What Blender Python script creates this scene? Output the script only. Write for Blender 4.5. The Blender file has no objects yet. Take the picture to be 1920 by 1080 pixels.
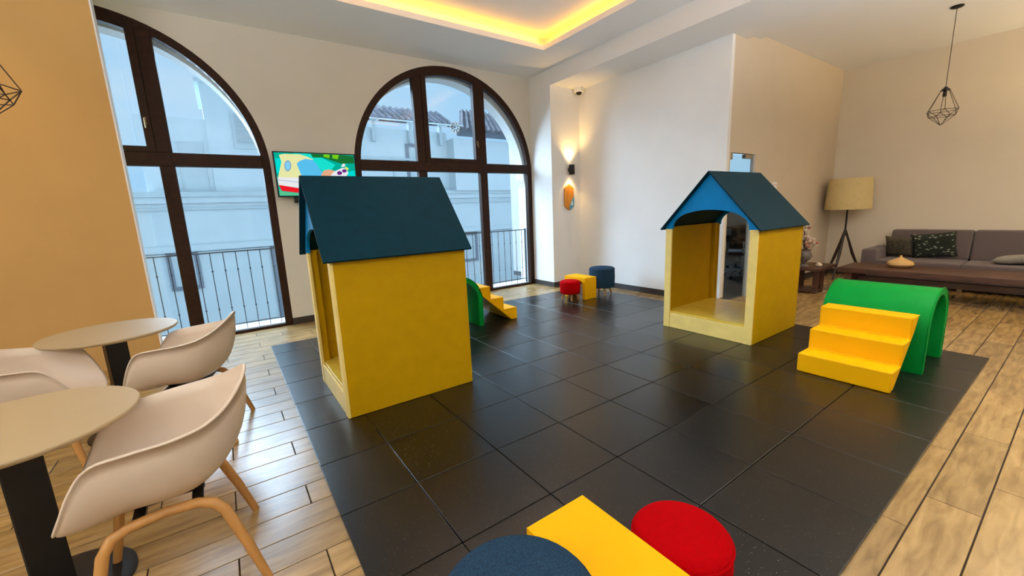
import bpy, bmesh, math, random
from mathutils import Vector, Matrix
from mathutils.geometry import tessellate_polygon
random.seed(7)
PI = math.pi
scn = bpy.context.scene
COL = scn.collection

# ------------------------------------------------------------------ camera, world, sun, exposure
cam = bpy.data.objects.new('camera', bpy.data.cameras.new('camera'))
COL.objects.link(cam)
Rm = ((0.8165853, 0.1399580, -0.5600001), (-0.5757177, 0.1274198, -0.8076591), (-0.0416832, 0.9819246, 0.1846255))
M = Matrix(Rm).to_4x4()
M.translation = (-0.16468, -5.41668, 1.41387)
cam.matrix_world = M
cam.data.sensor_width = 36.0
cam.data.lens = 767.47 / 1920 * 36.0
cam.data.clip_start = 0.05
cam.data.clip_end = 200
scn.camera = cam

scn.view_settings.view_transform = 'Standard'
scn.view_settings.look = 'None'
scn.view_settings.gamma = 1.0
scn.view_settings.use_curve_mapping = False
scn.view_settings.exposure = 0.0

W = bpy.data.worlds.new('world'); scn.world = W; W.use_nodes = True
nt = W.node_tree; nt.nodes.clear()
wo = nt.nodes.new('ShaderNodeOutputWorld'); bg = nt.nodes.new('ShaderNodeBackground')
tc = nt.nodes.new('ShaderNodeTexCoord'); mp = nt.nodes.new('ShaderNodeMapping')
mp.inputs['Scale'].default_value = (1.2, 1.2, 3.2)
nz = nt.nodes.new('ShaderNodeTexNoise'); nz.inputs['Scale'].default_value = 2.2; nz.inputs['Detail'].default_value = 6
cr = nt.nodes.new('ShaderNodeValToRGB')
cr.color_ramp.elements[0].position = .36; cr.color_ramp.elements[0].color = (.32, .57, .80, 1)
cr.color_ramp.elements[1].position = .68; cr.color_ramp.elements[1].color = (.50, .66, .78, 1)
nt.links.new(tc.outputs['Generated'], mp.inputs[0]); nt.links.new(mp.outputs[0], nz.inputs[0])
nt.links.new(nz.outputs[0], cr.inputs[0]); nt.links.new(cr.outputs[0], bg.inputs[0])
nt.links.new(bg.outputs[0], wo.inputs[0])
bg.inputs[1].default_value = 1.2

def light(name, kind, loc, energy, color=(1, 1, 1), size=.2, sizey=None, direction=(0, 0, -1), spot=None, blend=.5, parent=None):
    l = bpy.data.lights.new(name, kind); l.energy = energy; l.color = color
    if kind == 'AREA':
        l.shape = 'RECTANGLE' if sizey else 'DISK'; l.size = size
        if sizey: l.size_y = sizey
    elif kind == 'SUN': l.angle = size
    else: l.shadow_soft_size = size
    if spot: l.spot_size = spot; l.spot_blend = blend
    o = bpy.data.objects.new(name, l); COL.objects.link(o)
    o.location = loc
    o.rotation_euler = Vector(direction).to_track_quat('-Z', 'Y').to_euler()
    if parent: o.parent = parent
    return o
# hazy sun behind thin cloud, coming in softly through the arched windows
light('sun', 'SUN', (0, 0, 20), 21.0, (.60, .80, 1.0), size=1.3, direction=(.30, -.78, -.46))
# daylight through the two arched windows: portals only steer the sky's own light
for px in (-1.13, 3.12):
    p = light('window_portal', 'AREA', (px, 1.30, 1.85), 1, size=3.2, sizey=3.7, direction=(0, -1, 0))
    p.data.cycles.is_portal = True

# ------------------------------------------------------------------ helpers
MATS = {}
def nodes(name):
    m = bpy.data.materials.new(name); m.use_nodes = True; MATS[name] = m
    t = m.node_tree; return m, t, t.nodes['Principled BSDF']
def mat(name, col, rough=.5, metal=0, noise=.0, nscale=8, bump=0, bscale=60, coat=0, spec=.5, sheen=0, stretch=None):
    m, t, b = nodes(name)
    b.inputs['Roughness'].default_value = rough; b.inputs['Metallic'].default_value = metal
    b.inputs['Specular IOR Level'].default_value = spec
    b.inputs['Coat Weight'].default_value = coat
    b.inputs['Sheen Weight'].default_value = sheen
    tc = t.nodes.new('ShaderNodeTexCoord'); src = tc.outputs['Object']
    if stretch:
        mp = t.nodes.new('ShaderNodeMapping'); mp.inputs['Scale'].default_value = stretch
        t.links.new(src, mp.inputs[0]); src = mp.outputs[0]
    n = t.nodes.new('ShaderNodeTexNoise'); n.inputs['Scale'].default_value = nscale; n.inputs['Detail'].default_value = 4
    t.links.new(src, n.inputs[0])
    r = t.nodes.new('ShaderNodeValToRGB')
    r.color_ramp.elements[0].position = .3; r.color_ramp.elements[1].position = .7
    r.color_ramp.elements[0].color = tuple(max(0, c * (1 - noise)) for c in col) + (1,)
    r.color_ramp.elements[1].color = tuple(min(1, c * (1 + noise)) for c in col) + (1,)
    t.links.new(n.outputs[0], r.inputs[0]); t.links.new(r.outputs[0], b.inputs['Base Color'])
    if bump:
        n2 = t.nodes.new('ShaderNodeTexNoise'); n2.inputs['Scale'].default_value = bscale; n2.inputs['Detail'].default_value = 3
        t.links.new(src, n2.inputs[0])
        bp = t.nodes.new('ShaderNodeBump'); bp.inputs['Strength'].default_value = bump; bp.inputs['Distance'].default_value = .01
        t.links.new(n2.outputs[0], bp.inputs['Height']); t.links.new(bp.outputs[0], b.inputs['Normal'])
    return m
def emis(name, col, strength):
    m = bpy.data.materials.new(name); m.use_nodes = True; MATS[name] = m
    t = m.node_tree; t.nodes.clear()
    e = t.nodes.new('ShaderNodeEmission'); o = t.nodes.new('ShaderNodeOutputMaterial')
    e.inputs[0].default_value = tuple(col) + (1,); e.inputs[1].default_value = strength
    t.links.new(e.outputs[0], o.inputs[0]); return m
def glassmat(name, tint=(.95, .98, 1), gloss=.04):
    m = bpy.data.materials.new(name); m.use_nodes = True; MATS[name] = m
    t = m.node_tree; t.nodes.clear()
    o = t.nodes.new('ShaderNodeOutputMaterial'); mx = t.nodes.new('ShaderNodeMixShader')
    tr = t.nodes.new('ShaderNodeBsdfTransparent'); gl = t.nodes.new('ShaderNodeBsdfGlossy'); lw = t.nodes.new('ShaderNodeLayerWeight'); pw = t.nodes.new('ShaderNodeMath'); fr = t.nodes.new('ShaderNodeMath')
    tr.inputs[0].default_value = tuple(tint) + (1,); gl.inputs['Roughness'].default_value = .02; pw.operation = 'POWER'; pw.inputs[1].default_value = 5; fr.operation = 'MULTIPLY_ADD'; fr.inputs[1].default_value = .8; fr.inputs[2].default_value = .025
    lw.inputs[0].default_value = .5; t.links.new(lw.outputs['Facing'], pw.inputs[0]); t.links.new(pw.outputs[0], fr.inputs[0])
    t.links.new(fr.outputs[0], mx.inputs[0]); t.links.new(tr.outputs[0], mx.inputs[1]); t.links.new(gl.outputs[0], mx.inputs[2])
    t.links.new(mx.outputs[0], o.inputs[0]); return m

class MB:
    def __init__(s): s.v = []; s.f = []; s.m = []; s.cur = 0
    def quadbox(s, p):              # 8 corner points, bottom 4 then top 4
        k = len(s.v); s.v += [tuple(q) for q in p]
        for f in ((3, 2, 1, 0), (4, 5, 6, 7), (0, 1, 5, 4), (1, 2, 6, 5), (2, 3, 7, 6), (3, 0, 4, 7)):
            s.f.append(tuple(k + i for i in f)); s.m.append(s.cur)
        return s
    def box(s, x0, x1, y0, y1, z0, z1):
        return s.quadbox([(x0, y0, z0), (x1, y0, z0), (x1, y1, z0), (x0, y1, z0), (x0, y0, z1), (x1, y0, z1), (x1, y1, z1), (x0, y1, z1)])
    def bar(s, a, b, w, h=None, up=(0, 0, 1)):
        h = h or w; a = Vector(a); b = Vector(b); d = (b - a).normalized(); u = Vector(up)
        if abs(d.dot(u)) > .95: u = Vector((1, 0, 0))
        r = d.cross(u).normalized(); u = r.cross(d)
        P = []
        for c in (a, b):
            for i, j in ((-1, -1), (1, -1), (1, 1), (-1, 1)): P.append(c + r * w / 2 * i + u * h / 2 * j)
        return s.quadbox(P)
    def tube(s, pts, rad, n=10, cap=True, closed=False):
        pts = [Vector(p) for p in pts]; L = len(pts)
        rads = rad if isinstance(rad, (list, tuple)) else [rad] * L
        k0 = len(s.v); prev = None
        for i, p in enumerate(pts):
            if closed: d = (pts[(i + 1) % L] - pts[i - 1]).normalized()
            else: d = (pts[min(i + 1, L - 1)] - pts[max(i - 1, 0)]).normalized()
            if prev is None:
                u = Vector((0, 0, 1)) if abs(d.z) < .9 else Vector((1, 0, 0))
            else: u = prev
            r = d.cross(u).normalized(); u = r.cross(d).normalized(); prev = u
            for j in range(n):
                a = 2 * PI * j / n
                s.v.append(tuple(p + (r * math.cos(a) + u * math.sin(a)) * rads[i]))
        R = L if closed else L - 1
        for i in range(R):
            for j in range(n):
                a = k0 + i * n + j; b = k0 + i * n + (j + 1) % n
                c = k0 + ((i + 1) % L) * n + (j + 1) % n; d = k0 + ((i + 1) % L) * n + j
                s.f.append((a, b, c, d)); s.m.append(s.cur)
        if cap and not closed:
            s.f.append(tuple(k0 + j for j in reversed(range(n)))); s.m.append(s.cur)
            s.f.append(tuple(k0 + (L - 1) * n + j for j in range(n))); s.m.append(s.cur)
        return s
    def lathe(s, prof, n=28, c=(0, 0, 0), cap=True):
        k0 = len(s.v)
        for r, z in prof:
            for j in range(n):
                a = 2 * PI * j / n; s.v.append((c[0] + r * math.cos(a), c[1] + r * math.sin(a), c[2] + z))
        for i in range(len(prof) - 1):
            for j in range(n):
                s.f.append((k0 + i * n + j, k0 + i * n + (j + 1) % n, k0 + (i + 1) * n + (j + 1) % n, k0 + (i + 1) * n + j)); s.m.append(s.cur)
        if cap:
            s.f.append(tuple(k0 + j for j in reversed(range(n)))); s.m.append(s.cur)
            s.f.append(tuple(k0 + (len(prof) - 1) * n + j for j in range(n))); s.m.append(s.cur)
        return s
    def prism(s, loops, axis, a, b):
        """loops: outer outline then holes, 2D; extruded along axis (0,1,2) from a to b"""
        def P(q, t):
            q = list(q); q.insert(axis, t); return tuple(q)
        tris = tessellate_polygon([[Vector((q[0], q[1], 0)) for q in lp] for lp in loops])
        flat = [q for lp in loops for q in lp]; n = len(flat); k = len(s.v)
        s.v += [P(q, a) for q in flat] + [P(q, b) for q in flat]
        for t in tris:
            s.f.append((k + t[0], k + t[1], k + t[2])); s.m.append(s.cur)
            s.f.append((k + n + t[2], k + n + t[1], k + n + t[0])); s.m.append(s.cur)
        o = 0
        for lp in loops:
            L = len(lp)
            for i in range(L):
                j = (i + 1) % L
                s.f.append((k + o + i, k + o + j, k + n + o + j, k + n + o + i)); s.m.append(s.cur)
            o += L
        return s
    def mesh(s, name, mats, smooth=False, bevel=0, seg=2, angle=40):
        me = bpy.data.meshes.new(name)
        me.from_pydata(s.v, [], s.f)
        for m in (mats if isinstance(mats, (list, tuple)) else [mats]): me.materials.append(m)
        for p, mi in zip(me.polygons, s.m): p.material_index = mi
        bm = bmesh.new(); bm.from_mesh(me)
        bmesh.ops.recalc_face_normals(bm, faces=bm.faces)
        if bevel:
            es = [e for e in bm.edges if len(e.link_faces) == 2 and e.calc_face_angle(0) > .5]
            bmesh.ops.bevel(bm, geom=es, offset=bevel, segments=seg, profile=.5, affect='EDGES', clamp_overlap=True)
        bm.to_mesh(me); bm.free()
        if bevel and angle == 40: angle = 18
        if smooth or bevel:
            for p in me.polygons: p.use_smooth = True
            try: me.set_sharp_from_angle(angle=math.radians(angle))
            except Exception: pass
        return me
    def build(s, name, mats, parent=None, loc=None, rot=None, label=None, **kw):
        me = s.mesh(name, mats, **kw)
        o = bpy.data.objects.new(name, me); COL.objects.link(o)
        if parent: o.parent = parent
        if loc is not None: o.location = loc
        if rot is not None: o.rotation_euler = rot
        if label: o['label'] = label
        return o
def put(name, me, parent=None, loc=(0, 0, 0), rot=(0, 0, 0)):
    o = bpy.data.objects.new(name, me); COL.objects.link(o); o.parent = parent; o.location = loc; o.rotation_euler = rot
    return o
def tag(o, label, cat, group=None):
    o['label'] = label; o['category'] = cat
    if group: o['group'] = group
    return o
def thing(name, label, cat, loc=(0, 0, 0), rz=0, group=None):
    o = bpy.data.objects.new(name, None); COL.objects.link(o); o.empty_display_size = .1
    o.location = loc; o.rotation_euler = (0, 0, rz); return tag(o, label, cat, group)
def struct(o, label=None):
    o['kind'] = 'structure'
    if label: o['label'] = label
    return o
def copy_tree(o, parent=None):
    c = o.copy(); COL.objects.link(c)
    if parent: c.parent = parent
    for ch in list(o.children): copy_tree(ch, c)
    return c
def prj(p):
    q = Matrix(Rm).transposed() @ (Vector(p) - Vector((-0.16468, -5.41668, 1.41387)))
    if q.z > -.1: return None
    return 960 + 767.47 * q.x / -q.z, 540 - 767.47 * q.y / -q.z

# ------------------------------------------------------------------ materials
wall_m = mat('wall_paint', (.70, .66, .58), .85, noise=.02, nscale=2, bump=.06, bscale=220)
white_m = mat('white_paint', (.88, .875, .86), .8, noise=.02, nscale=2, bump=.04, bscale=200)
ceil_m = mat('ceiling_paint', (.84, .84, .84), .9, noise=.01, nscale=2, bump=.03, bscale=200)
ext_m = mat('outside_plaster', (.58, .65, .67), .85, noise=.03, nscale=1.5, bump=.2, bscale=20)
ext2_m = mat('outside_trim', (.50, .57, .59), .8, noise=.05, nscale=2)
brown_m = mat('window_frame_brown', (.030, .011, .005), .5, spec=.2, noise=.35, nscale=18, bump=.08, bscale=90)
base_m = mat('baseboard_dark', (.035, .026, .022), .45, noise=.2, nscale=10)
iron_m = mat('railing_iron', (.06, .07, .08), .5, metal=.3, noise=.2)
black_m = mat('black_metal', (.006, .006, .007), .4, noise=.1, spec=.35)
brass_m = mat('brass', (.28, .20, .09), .35, metal=1)
glass_m = glassmat('window_glass')
yside_m = mat('yellow_paint', (.47, .265, .0005), .55, noise=.05, nscale=9, bump=.25, bscale=35, spec=.12)
yedge_m = mat('window_lit_yellow', (.86, .66, .20), .5, noise=.06, nscale=9, bump=.1, bscale=60)  # window light on the front edges put into a paler yellow
roof_m = mat('dark_teal_paint', (.0003, .027, .045), .55, noise=.12, nscale=14, bump=.1, bscale=150, spec=.10)
gable_m = mat('blue_paint', (.0, .20, .50), .5, noise=.05, nscale=9, spec=.15)
foam_m = mat('yellow_vinyl', (.92, .46, .0008), .5, noise=.02, nscale=5, bump=.05, bscale=30, spec=.12)
green_m = mat('green_vinyl', (.0, .27, .035), .5, noise=.05, nscale=8, bump=.1, bscale=120, spec=.12)
red_m = mat('red_fabric', (.48, .0, .002), .9, noise=.08, nscale=160, bump=.5, bscale=500, spec=.05)
blue_m = mat('blue_fabric', (.022, .055, .10), .95, noise=.35, nscale=190, bump=.6, bscale=500, spec=.08)
leg_m = mat('light_wood', (.48, .23, .06), .45, noise=.2, nscale=14, stretch=(1, 1, .15))
shell_m = mat('chair_shell', (.70, .57, .44), .42, noise=.02, nscale=4, spec=.4)
top_m = mat('table_top', (.42, .31, .165), .5, noise=.02, nscale=6)
sofa_m = mat('sofa_fabric', (.15, .115, .115), .95, noise=.2, nscale=140, bump=.6, bscale=400, sheen=.2, spec=.2)
dark_wood_m = mat('dark_wood', (.075, .030, .018), .45, noise=.45, nscale=9, stretch=(4, .5, 4), bump=.1, bscale=30)
shade_m = mat('lamp_shade_linen', (.70, .55, .26), .9, noise=.1, nscale=60, bump=.3, bscale=300)
chrome_m = mat('chrome', (.7, .72, .75), .15, metal=1)
wire_m = mat('pendant_wire', (.05, .03, .015), .45, metal=.4)
tiledark_m = mat('roof_clay', (.09, .10, .13), .85, noise=.6, nscale=3, bump=.6, bscale=14)

def wood_floor():
    m, t, b = nodes('wood_look_tile')
    oi = t.nodes.new('ShaderNodeObjectInfo'); ge = t.nodes.new('ShaderNodeNewGeometry'); tc = t.nodes.new('ShaderNodeTexCoord')
    ad = t.nodes.new('ShaderNodeMath'); ad.operation = 'ADD'
    t.links.new(oi.outputs['Random'], ad.inputs[0]); t.links.new(ge.outputs['Random Per Island'], ad.inputs[1])
    fr = t.nodes.new('ShaderNodeMath'); fr.operation = 'FRACT'; t.links.new(ad.outputs[0], fr.inputs[0])
    mul = t.nodes.new('ShaderNodeMath'); mul.operation = 'MULTIPLY'; mul.inputs[1].default_value = 37
    t.links.new(fr.outputs[0], mul.inputs[0])
    cx = t.nodes.new('ShaderNodeCombineXYZ')
    for i in range(3): t.links.new(mul.outputs[0], cx.inputs[i])
    va = t.nodes.new('ShaderNodeVectorMath'); va.operation = 'ADD'
    t.links.new(ge.outputs['Position'], va.inputs[0]); t.links.new(cx.outputs[0], va.inputs[1])
    mp = t.nodes.new('ShaderNodeMapping'); mp.inputs['Scale'].default_value = (1.0, 5.5, 1)
    t.links.new(va.outputs[0], mp.inputs[0])
    n = t.nodes.new('ShaderNodeTexNoise'); n.inputs['Scale'].default_value = 4.5; n.inputs['Detail'].default_value = 7; n.inputs['Distortion'].default_value = .5
    t.links.new(mp.outputs[0], n.inputs[0])
    r = t.nodes.new('ShaderNodeValToRGB'); r.color_ramp.elements[0].position = .32; r.color_ramp.elements[1].position = .68
    r.color_ramp.elements[0].color = (.24, .14, .045, 1); r.color_ramp.elements[1].color = (.43, .27, .10, 1)
    t.links.new(n.outputs[0], r.inputs[0])
    h = t.nodes.new('ShaderNodeHueSaturation')
    mr = t.nodes.new('ShaderNodeMapRange'); mr.inputs[3].default_value = .84; mr.inputs[4].default_value = 1.14
    t.links.new(fr.outputs[0], mr.inputs[0]); t.links.new(mr.outputs[0], h.inputs['Value'])
    t.links.new(r.outputs[0], h.inputs['Color']); t.links.new(h.outputs[0], b.inputs['Base Color'])
    b.inputs['Roughness'].default_value = .25; b.inputs['Specular IOR Level'].default_value = 1.0
    bp = t.nodes.new('ShaderNodeBump'); bp.inputs['Strength'].default_value = .06; bp.inputs['Distance'].default_value = .003
    t.links.new(n.outputs[0], bp.inputs['Height']); t.links.new(bp.outputs[0], b.inputs['Normal'])
    return m
plank_m = wood_floor()
def rubber():
    m, t, b = nodes('rubber_tile')
    ge = t.nodes.new('ShaderNodeNewGeometry'); oi = t.nodes.new('ShaderNodeObjectInfo')
    v = t.nodes.new('ShaderNodeTexVoronoi'); v.inputs['Scale'].default_value = 95
    t.links.new(ge.outputs['Position'], v.inputs['Vector'])
    n = t.nodes.new('ShaderNodeTexNoise'); n.inputs['Scale'].default_value = 3; n.inputs['Detail'].default_value = 3
    t.links.new(ge.outputs['Position'], n.inputs['Vector'])
    lt = t.nodes.new('ShaderNodeMath'); lt.operation = 'LESS_THAN'; lt.inputs[1].default_value = .16
    t.links.new(v.outputs['Distance'], lt.inputs[0])
    sp = t.nodes.new('ShaderNodeSeparateColor'); t.links.new(v.outputs['Color'], sp.inputs[0])
    th = t.nodes.new('ShaderNodeMath'); th.operation = 'GREATER_THAN'; th.inputs[1].default_value = .74
    t.links.new(sp.outputs[0], th.inputs[0])
    ml = t.nodes.new('ShaderNodeMath'); ml.operation = 'MULTIPLY'; t.links.new(lt.outputs[0], ml.inputs[0]); t.links.new(th.outputs[0], ml.inputs[1])
    r = t.nodes.new('ShaderNodeValToRGB'); r.color_ramp.elements[0].color = (.003, .003, .0028, 1); r.color_ramp.elements[1].color = (.006, .0055, .005, 1)
    t.links.new(n.outputs[0], r.inputs[0])
    mx = t.nodes.new('ShaderNodeMix'); mx.data_type = 'RGBA'
    t.links.new(ml.outputs[0], mx.inputs[0]); t.links.new(r.outputs[0], mx.inputs[6]); mx.inputs[7].default_value = (.17, .15, .11, 1)
    t.links.new(mx.outputs[2], b.inputs['Base Color'])
    mr = t.nodes.new('ShaderNodeMapRange'); mr.inputs[3].default_value = .25; mr.inputs[4].default_value = .31
    b.inputs['Specular IOR Level'].default_value = .6
    t.links.new(oi.outputs['Random'], mr.inputs[0]); t.links.new(mr.outputs[0], b.inputs['Roughness'])
    n2 = t.nodes.new('ShaderNodeTexNoise'); n2.inputs['Scale'].default_value = 170; t.links.new(ge.outputs['Position'], n2.inputs['Vector'])
    bp = t.nodes.new('ShaderNodeBump'); bp.inputs['Strength'].default_value = .16; bp.inputs['Distance'].default_value = .003
    t.links.new(n2.outputs[0], bp.inputs['Height']); t.links.new(bp.outputs[0], b.inputs['Normal'])
    return m
rubber_m = rubber()

# ------------------------------------------------------------------ the room
HC, HB, HL = 3.74, 3.48, 3.60          # main ceiling, beam underside, lounge ceiling
XP, YP, XR, YE, XL = 4.72, .25, 5.40, -2.47, 9.2
def slab(name, mt, *b, label=None, **kw): return struct(MB().box(*b).build(name, mt, **kw), label)

floor = slab('floor', mat('grout', (.035, .022, .014), .9), -4, XL + .1, -9, .90, -.12, -.006)
PW, PL, GR = .181, .90, .0055
rows = []
k = -60
planks = []
for k in range(-34, 21):
    y1 = -2.749 - PW * k; y0 = y1 - PW
    if y1 > .86 or y1 < -7.2: 
        if y1 > .86 + PW or y1 < -7.2: continue
    y1 = min(y1, .85)
    off = (.015, -.60 + .0, -.30)[(k - 2) % 3] if False else {2: .015, 1: -.30, 0: -.615}[k % 3]
    n0 = int((-3.4 - off) / PL) - 1
    for n in range(n0, 16):
        x0 = off + n * PL; x1 = x0 + PL
        if x0 > XL or x1 < -3.6: continue
        x1 = min(x1, XL)
        if x0 > .2 and x1 < 4.98 and y0 > -4.95 and y1 < -.2: continue      # wholly under the rubber mat
        if y0 > -2.4 and x0 > 5.35: continue                               # the office has its own floor
        c = prj(((x0 + x1) / 2, (y0 + y1) / 2, 0))
        size = 0
        if c and -250 < c[0] < 2170 and -100 < c[1] < 1300:
            size = 1 / (Vector(((x0 + x1) / 2, (y0 + y1) / 2, 0)) - cam.location).length
        planks.append((size, x0, x1, y0, y1))
planks.sort(key=lambda p: -p[0])
pm = {}
rest = MB()
for i, (s, x0, x1, y0, y1) in enumerate(planks):
    if i < 290 and s > 0:
        key = (round(x1 - x0, 3), round(y1 - y0, 3))
        if key not in pm:
            pm[key] = MB().box(GR / 2, key[0] - GR / 2, GR / 2, key[1] - GR / 2, -.006, 0).mesh('plank', plank_m, bevel=.0015, seg=1)
        put('plank', pm[key], floor, (x0, y0, 0))
    else:
        rest.box(x0 + GR / 2, x1 - GR / 2, y0 + GR / 2, y1 - GR / 2, -.006, 0)
o = rest.build('plank', plank_m, floor); o['kind'] = 'stuff'

def arch_loop(cx, r, zs, z0, n=48):
    return [(cx - r, z0)] + [(cx - r, zs)][:0] + [(cx - r * math.cos(PI * i / n), zs + r * math.sin(PI * i / n)) for i in range(n + 1)] + [(cx + r, z0)]
WY = .83
A1, A2, AR, ZS = -1.13, 3.12, 1.60, 2.09
m_ = MB().prism([[(-4, -.3), (5.55, -.3), (5.55, 4.3), (-4, 4.3)], arch_loop(A1, AR, ZS, .0), arch_loop(A2, AR, ZS, .0)], 1, WY, WY + .2)
struct(m_.build('wall_window', wall_m))
def outer_loop(cx):
    n = 40; r = 1.56; zs = 2.0
    return [(cx - 1.6, -.0), (cx - 1.6, 1.85), (cx - r, zs)] + [(cx - r * math.cos(PI * i / n), zs + r * math.sin(PI * i / n)) for i in range(1, n)] + [(cx + r, zs), (cx + 1.6, 1.85), (cx + 1.6, 0)]
m_ = MB().prism([[(-4, -3.5), (5.55, -3.5), (5.55, 4.3), (-4, 4.3)], outer_loop(A1), outer_loop(A2)], 1, WY + .2, WY + .44)
struct(m_.build('wall_outer', mat('white_reveal', (.83, .84, .83), .8)))
slab('wall_partition', mat('tan_paint', (.60, .36, .12), .85, noise=.03, nscale=2, bump=.06, bscale=200), -4, -.868, .20, .33, 0, HC)
slab('lit_end_1', white_m, -.868, -.856, .195, .335, 0, HC)  # white strip paints the window light on the partition's end face
slab('wall_left', wall_m, -4.12, -4, -9, .2, 0, HC)
slab('wall_rear', wall_m, -4.12, XL + .1, -9.12, -9, 0, HC)
slab('wall_corner', white_m, XP, XR + .08, YP, WY, 0, HC)
slab('wall_right', white_m, XR, XR + .07, YE, YP, 0, HB)
m_ = MB().prism([[(XR + .07, 0), (XR + .10, 0), (XR + .10, 2.06), (6.20, 2.06), (6.20, 0), (XL + .12, 0), (XL + .12, HL), (XR + .07, HL)]], 1, YE, YE + .06)
lounge_m = mat('lounge_paint', (.68, .57, .43), .85, noise=.02, nscale=2, bump=.08, bscale=200)
struct(m_.build('wall_lounge', lounge_m))
sofawall_m = mat('sofa_wall_paint', (.80, .71, .58), .85, noise=.02, nscale=2, bump=.08, bscale=200)
slab('wall_sofa', sofawall_m, XL, XL + .12, -9, YE, 0, HL)
# ceilings: a dropped slab with a lit tray, a beam, and the higher lounge ceiling
TX0, TX1, TY0, TY1 = 1.05, 4.12, -4.1, -.33
m_ = MB().prism([[(-4.1, -9), (XP, -9), (XP, WY + .1), (-4.1, WY + .1)], [(TX0, TY0), (TX1, TY0), (TX1, TY1), (TX0, TY1)]], 2, HC, HC + .07)
ceiling = struct(m_.build('ceiling', ceil_m))
e = .16
m_ = MB()
m_.box(TX0 - e, TX1 + e, TY0 - e, TY1 + e, 3.95, 4.05)
m_.box(TX0 - e - .03, TX0 - e, TY0 - e, TY1 + e, HC + .07, 4.05); m_.box(TX1 + e, TX1 + e + .03, TY0 - e, TY1 + e, HC + .07, 4.05)
m_.box(TX0 - e, TX1 + e, TY0 - e - .03, TY0 - e, HC + .07, 4.05); m_.box(TX0 - e, TX1 + e, TY1 + e, TY1 + e + .03, HC + .07, 4.05)
m_.build('tray_recess', ceil_m, ceiling)
led = emis('led_strip', (1.0, .42, .015), 17)
zz = HC + .085; q = .05
m_ = MB()
for a in ((TX0 - q - .02, TX0 - q, TY0, TY1), (TX1 + q, TX1 + q + .02, TY0, TY1), (TX0, TX1, TY0 - q - .02, TY0 - q), (TX0, TX1, TY1 + q, TY1 + q + .02)):
    m_.box(*a, zz - .013, zz + .004)
tag(m_.build('cove_light', led), 'amber light strip running round the ceiling tray', 'light strip')
slab('ceiling_beam', ceil_m, XP, 5.75, -9, YP, HB, HC + .07)
slab('ceiling_beam_step', ceil_m, 5.75, 6.1, -9, YE, HB + .06, HC + .07)
slab('ceiling_lounge', ceil_m, 6.1, XL + .12, -9, YE + .12, HL, HL + .1)
slab('ceiling_roof', ceil_m, -4.2, 12.2, -9.2, 1.27, 4.3, 4.36)
# baseboards
slab('baseboard_window', base_m, A1 + AR, A2 - AR, WY - .018, WY, 0, .09)
m_ = MB().box(A2 + AR, XP, WY - .018, WY, 0, .09).box(XP - .018, XP, YP - .018, WY - .018, 0, .09).box(XP, XR, YP - .018, YP, 0, .09)
struct(m_.build('baseboard_corner', base_m))
m_ = MB().box(XR - .018, XR, YE - .018, YP - .018, 0, .09).box(XR, XR + .07, YE - .018, YE, 0, .09)
struct(m_.build('baseboard_right', base_m))
slab('baseboard_lounge', base_m, 6.22, XL, YE - .018, YE, 0, .10)
slab('baseboard_sofa', base_m, XL - .018, XL, -9, YE - .018, 0, .10)

# ------------------------------------------------------------------ arched windows
def window(n, cx, handle_side):
    w = bpy.data.objects.new('window_%d' % n, None); COL.objects.link(w); w.location = (cx, WY, 0); struct(w)
    R = AR; t = .09; y0, y1 = 0.0, .09
    N = 48
    outer = [(-R, 0)] + [(-R * math.cos(PI * i / N), ZS + R * math.sin(PI * i / N)) for i in range(N + 1)] + [(R, 0)]
    r = R - t
    inner = [(r, 0.035)] + [(r * math.cos(PI * i / N), ZS + r * math.sin(PI * i / N)) for i in range(N + 1)] + [(-r, .035)]
    MB().prism([outer, inner], 1, y0, y1).build('frame', brown_m, w)
    MB().box(-r, r, y0 - .012, y1 + .01, 2.085, 2.235).build('transom', brown_m, w, bevel=.006)
    for s in (-1, 1):
        x = s * .56
        MB().box(x - .07, x + .07, y0 - .004, y1, .035, 2.085).build('mullion', brown_m, w, bevel=.005)
        MB().box(x - .07, x + .07, y0 - .004, y1, 2.235, ZS + math.sqrt(r * r - .49 * .49)).build('mullion', brown_m, w, bevel=.005)
    # opening sash in the middle of the fanlight
    a = .49; b = a - .075
    top = lambda x, rr: ZS + math.sqrt(rr * rr - x * x)
    xs = [a - 2 * a * i / 14 for i in range(15)]
    so = [(-a, 2.235), (a, 2.235)] + [(x, top(x, r)) for x in xs]
    xs2 = [b - 2 * b * i / 14 for i in range(15)]
    si = [(-b, 2.235 + .06), (b, 2.235 + .06)] + [(x, top(x, r) - .05) for x in xs2]
    MB().prism([so, si], 1, y0 - .016, y1 - .02).build('sash', brown_m, w)
    hs = handle_side
    h = MB(); h.box(hs * (a - .045) - .012, hs * (a - .045) + .012, -.024, -.016, 2.52, 2.60)
    h.tube([(hs * (a - .045), -.02, 2.58), (hs * (a - .045), -.055, 2.58), (hs * (a - .045), -.06, 2.48)], .008, 6)
    h.build('handle', brass_m, w, label='brass window handle')
    # panes
    def pane(loop): MB().prism([loop], 1, .045, .051).build('pane', glass_m, w)
    for x0, x1 in ((-r, -.63), (-.49, .49), (.63, r)):
        pane([(x0, .035), (x1, .035), (x1, 2.085), (x0, 2.085)])
    pane(si)
    sx = [.63 + (r - .63) * (1 - math.cos(PI / 2 * i / 14)) ** .5 for i in range(15)]
    side = [(.63, 2.235)] + [(x, max(2.236, top(min(x, r - 1e-4), r))) for x in sx] + [(r * .9957, 2.235)]
    pane(side); pane([(-x, z) for x, z in side])
    return w
w1 = window(1, A1, 1); w2 = window(2, A2, 1)
slab('window_sill', white_m, -3, 5.2, WY + .09, WY + .5, -.12, .012)
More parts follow.
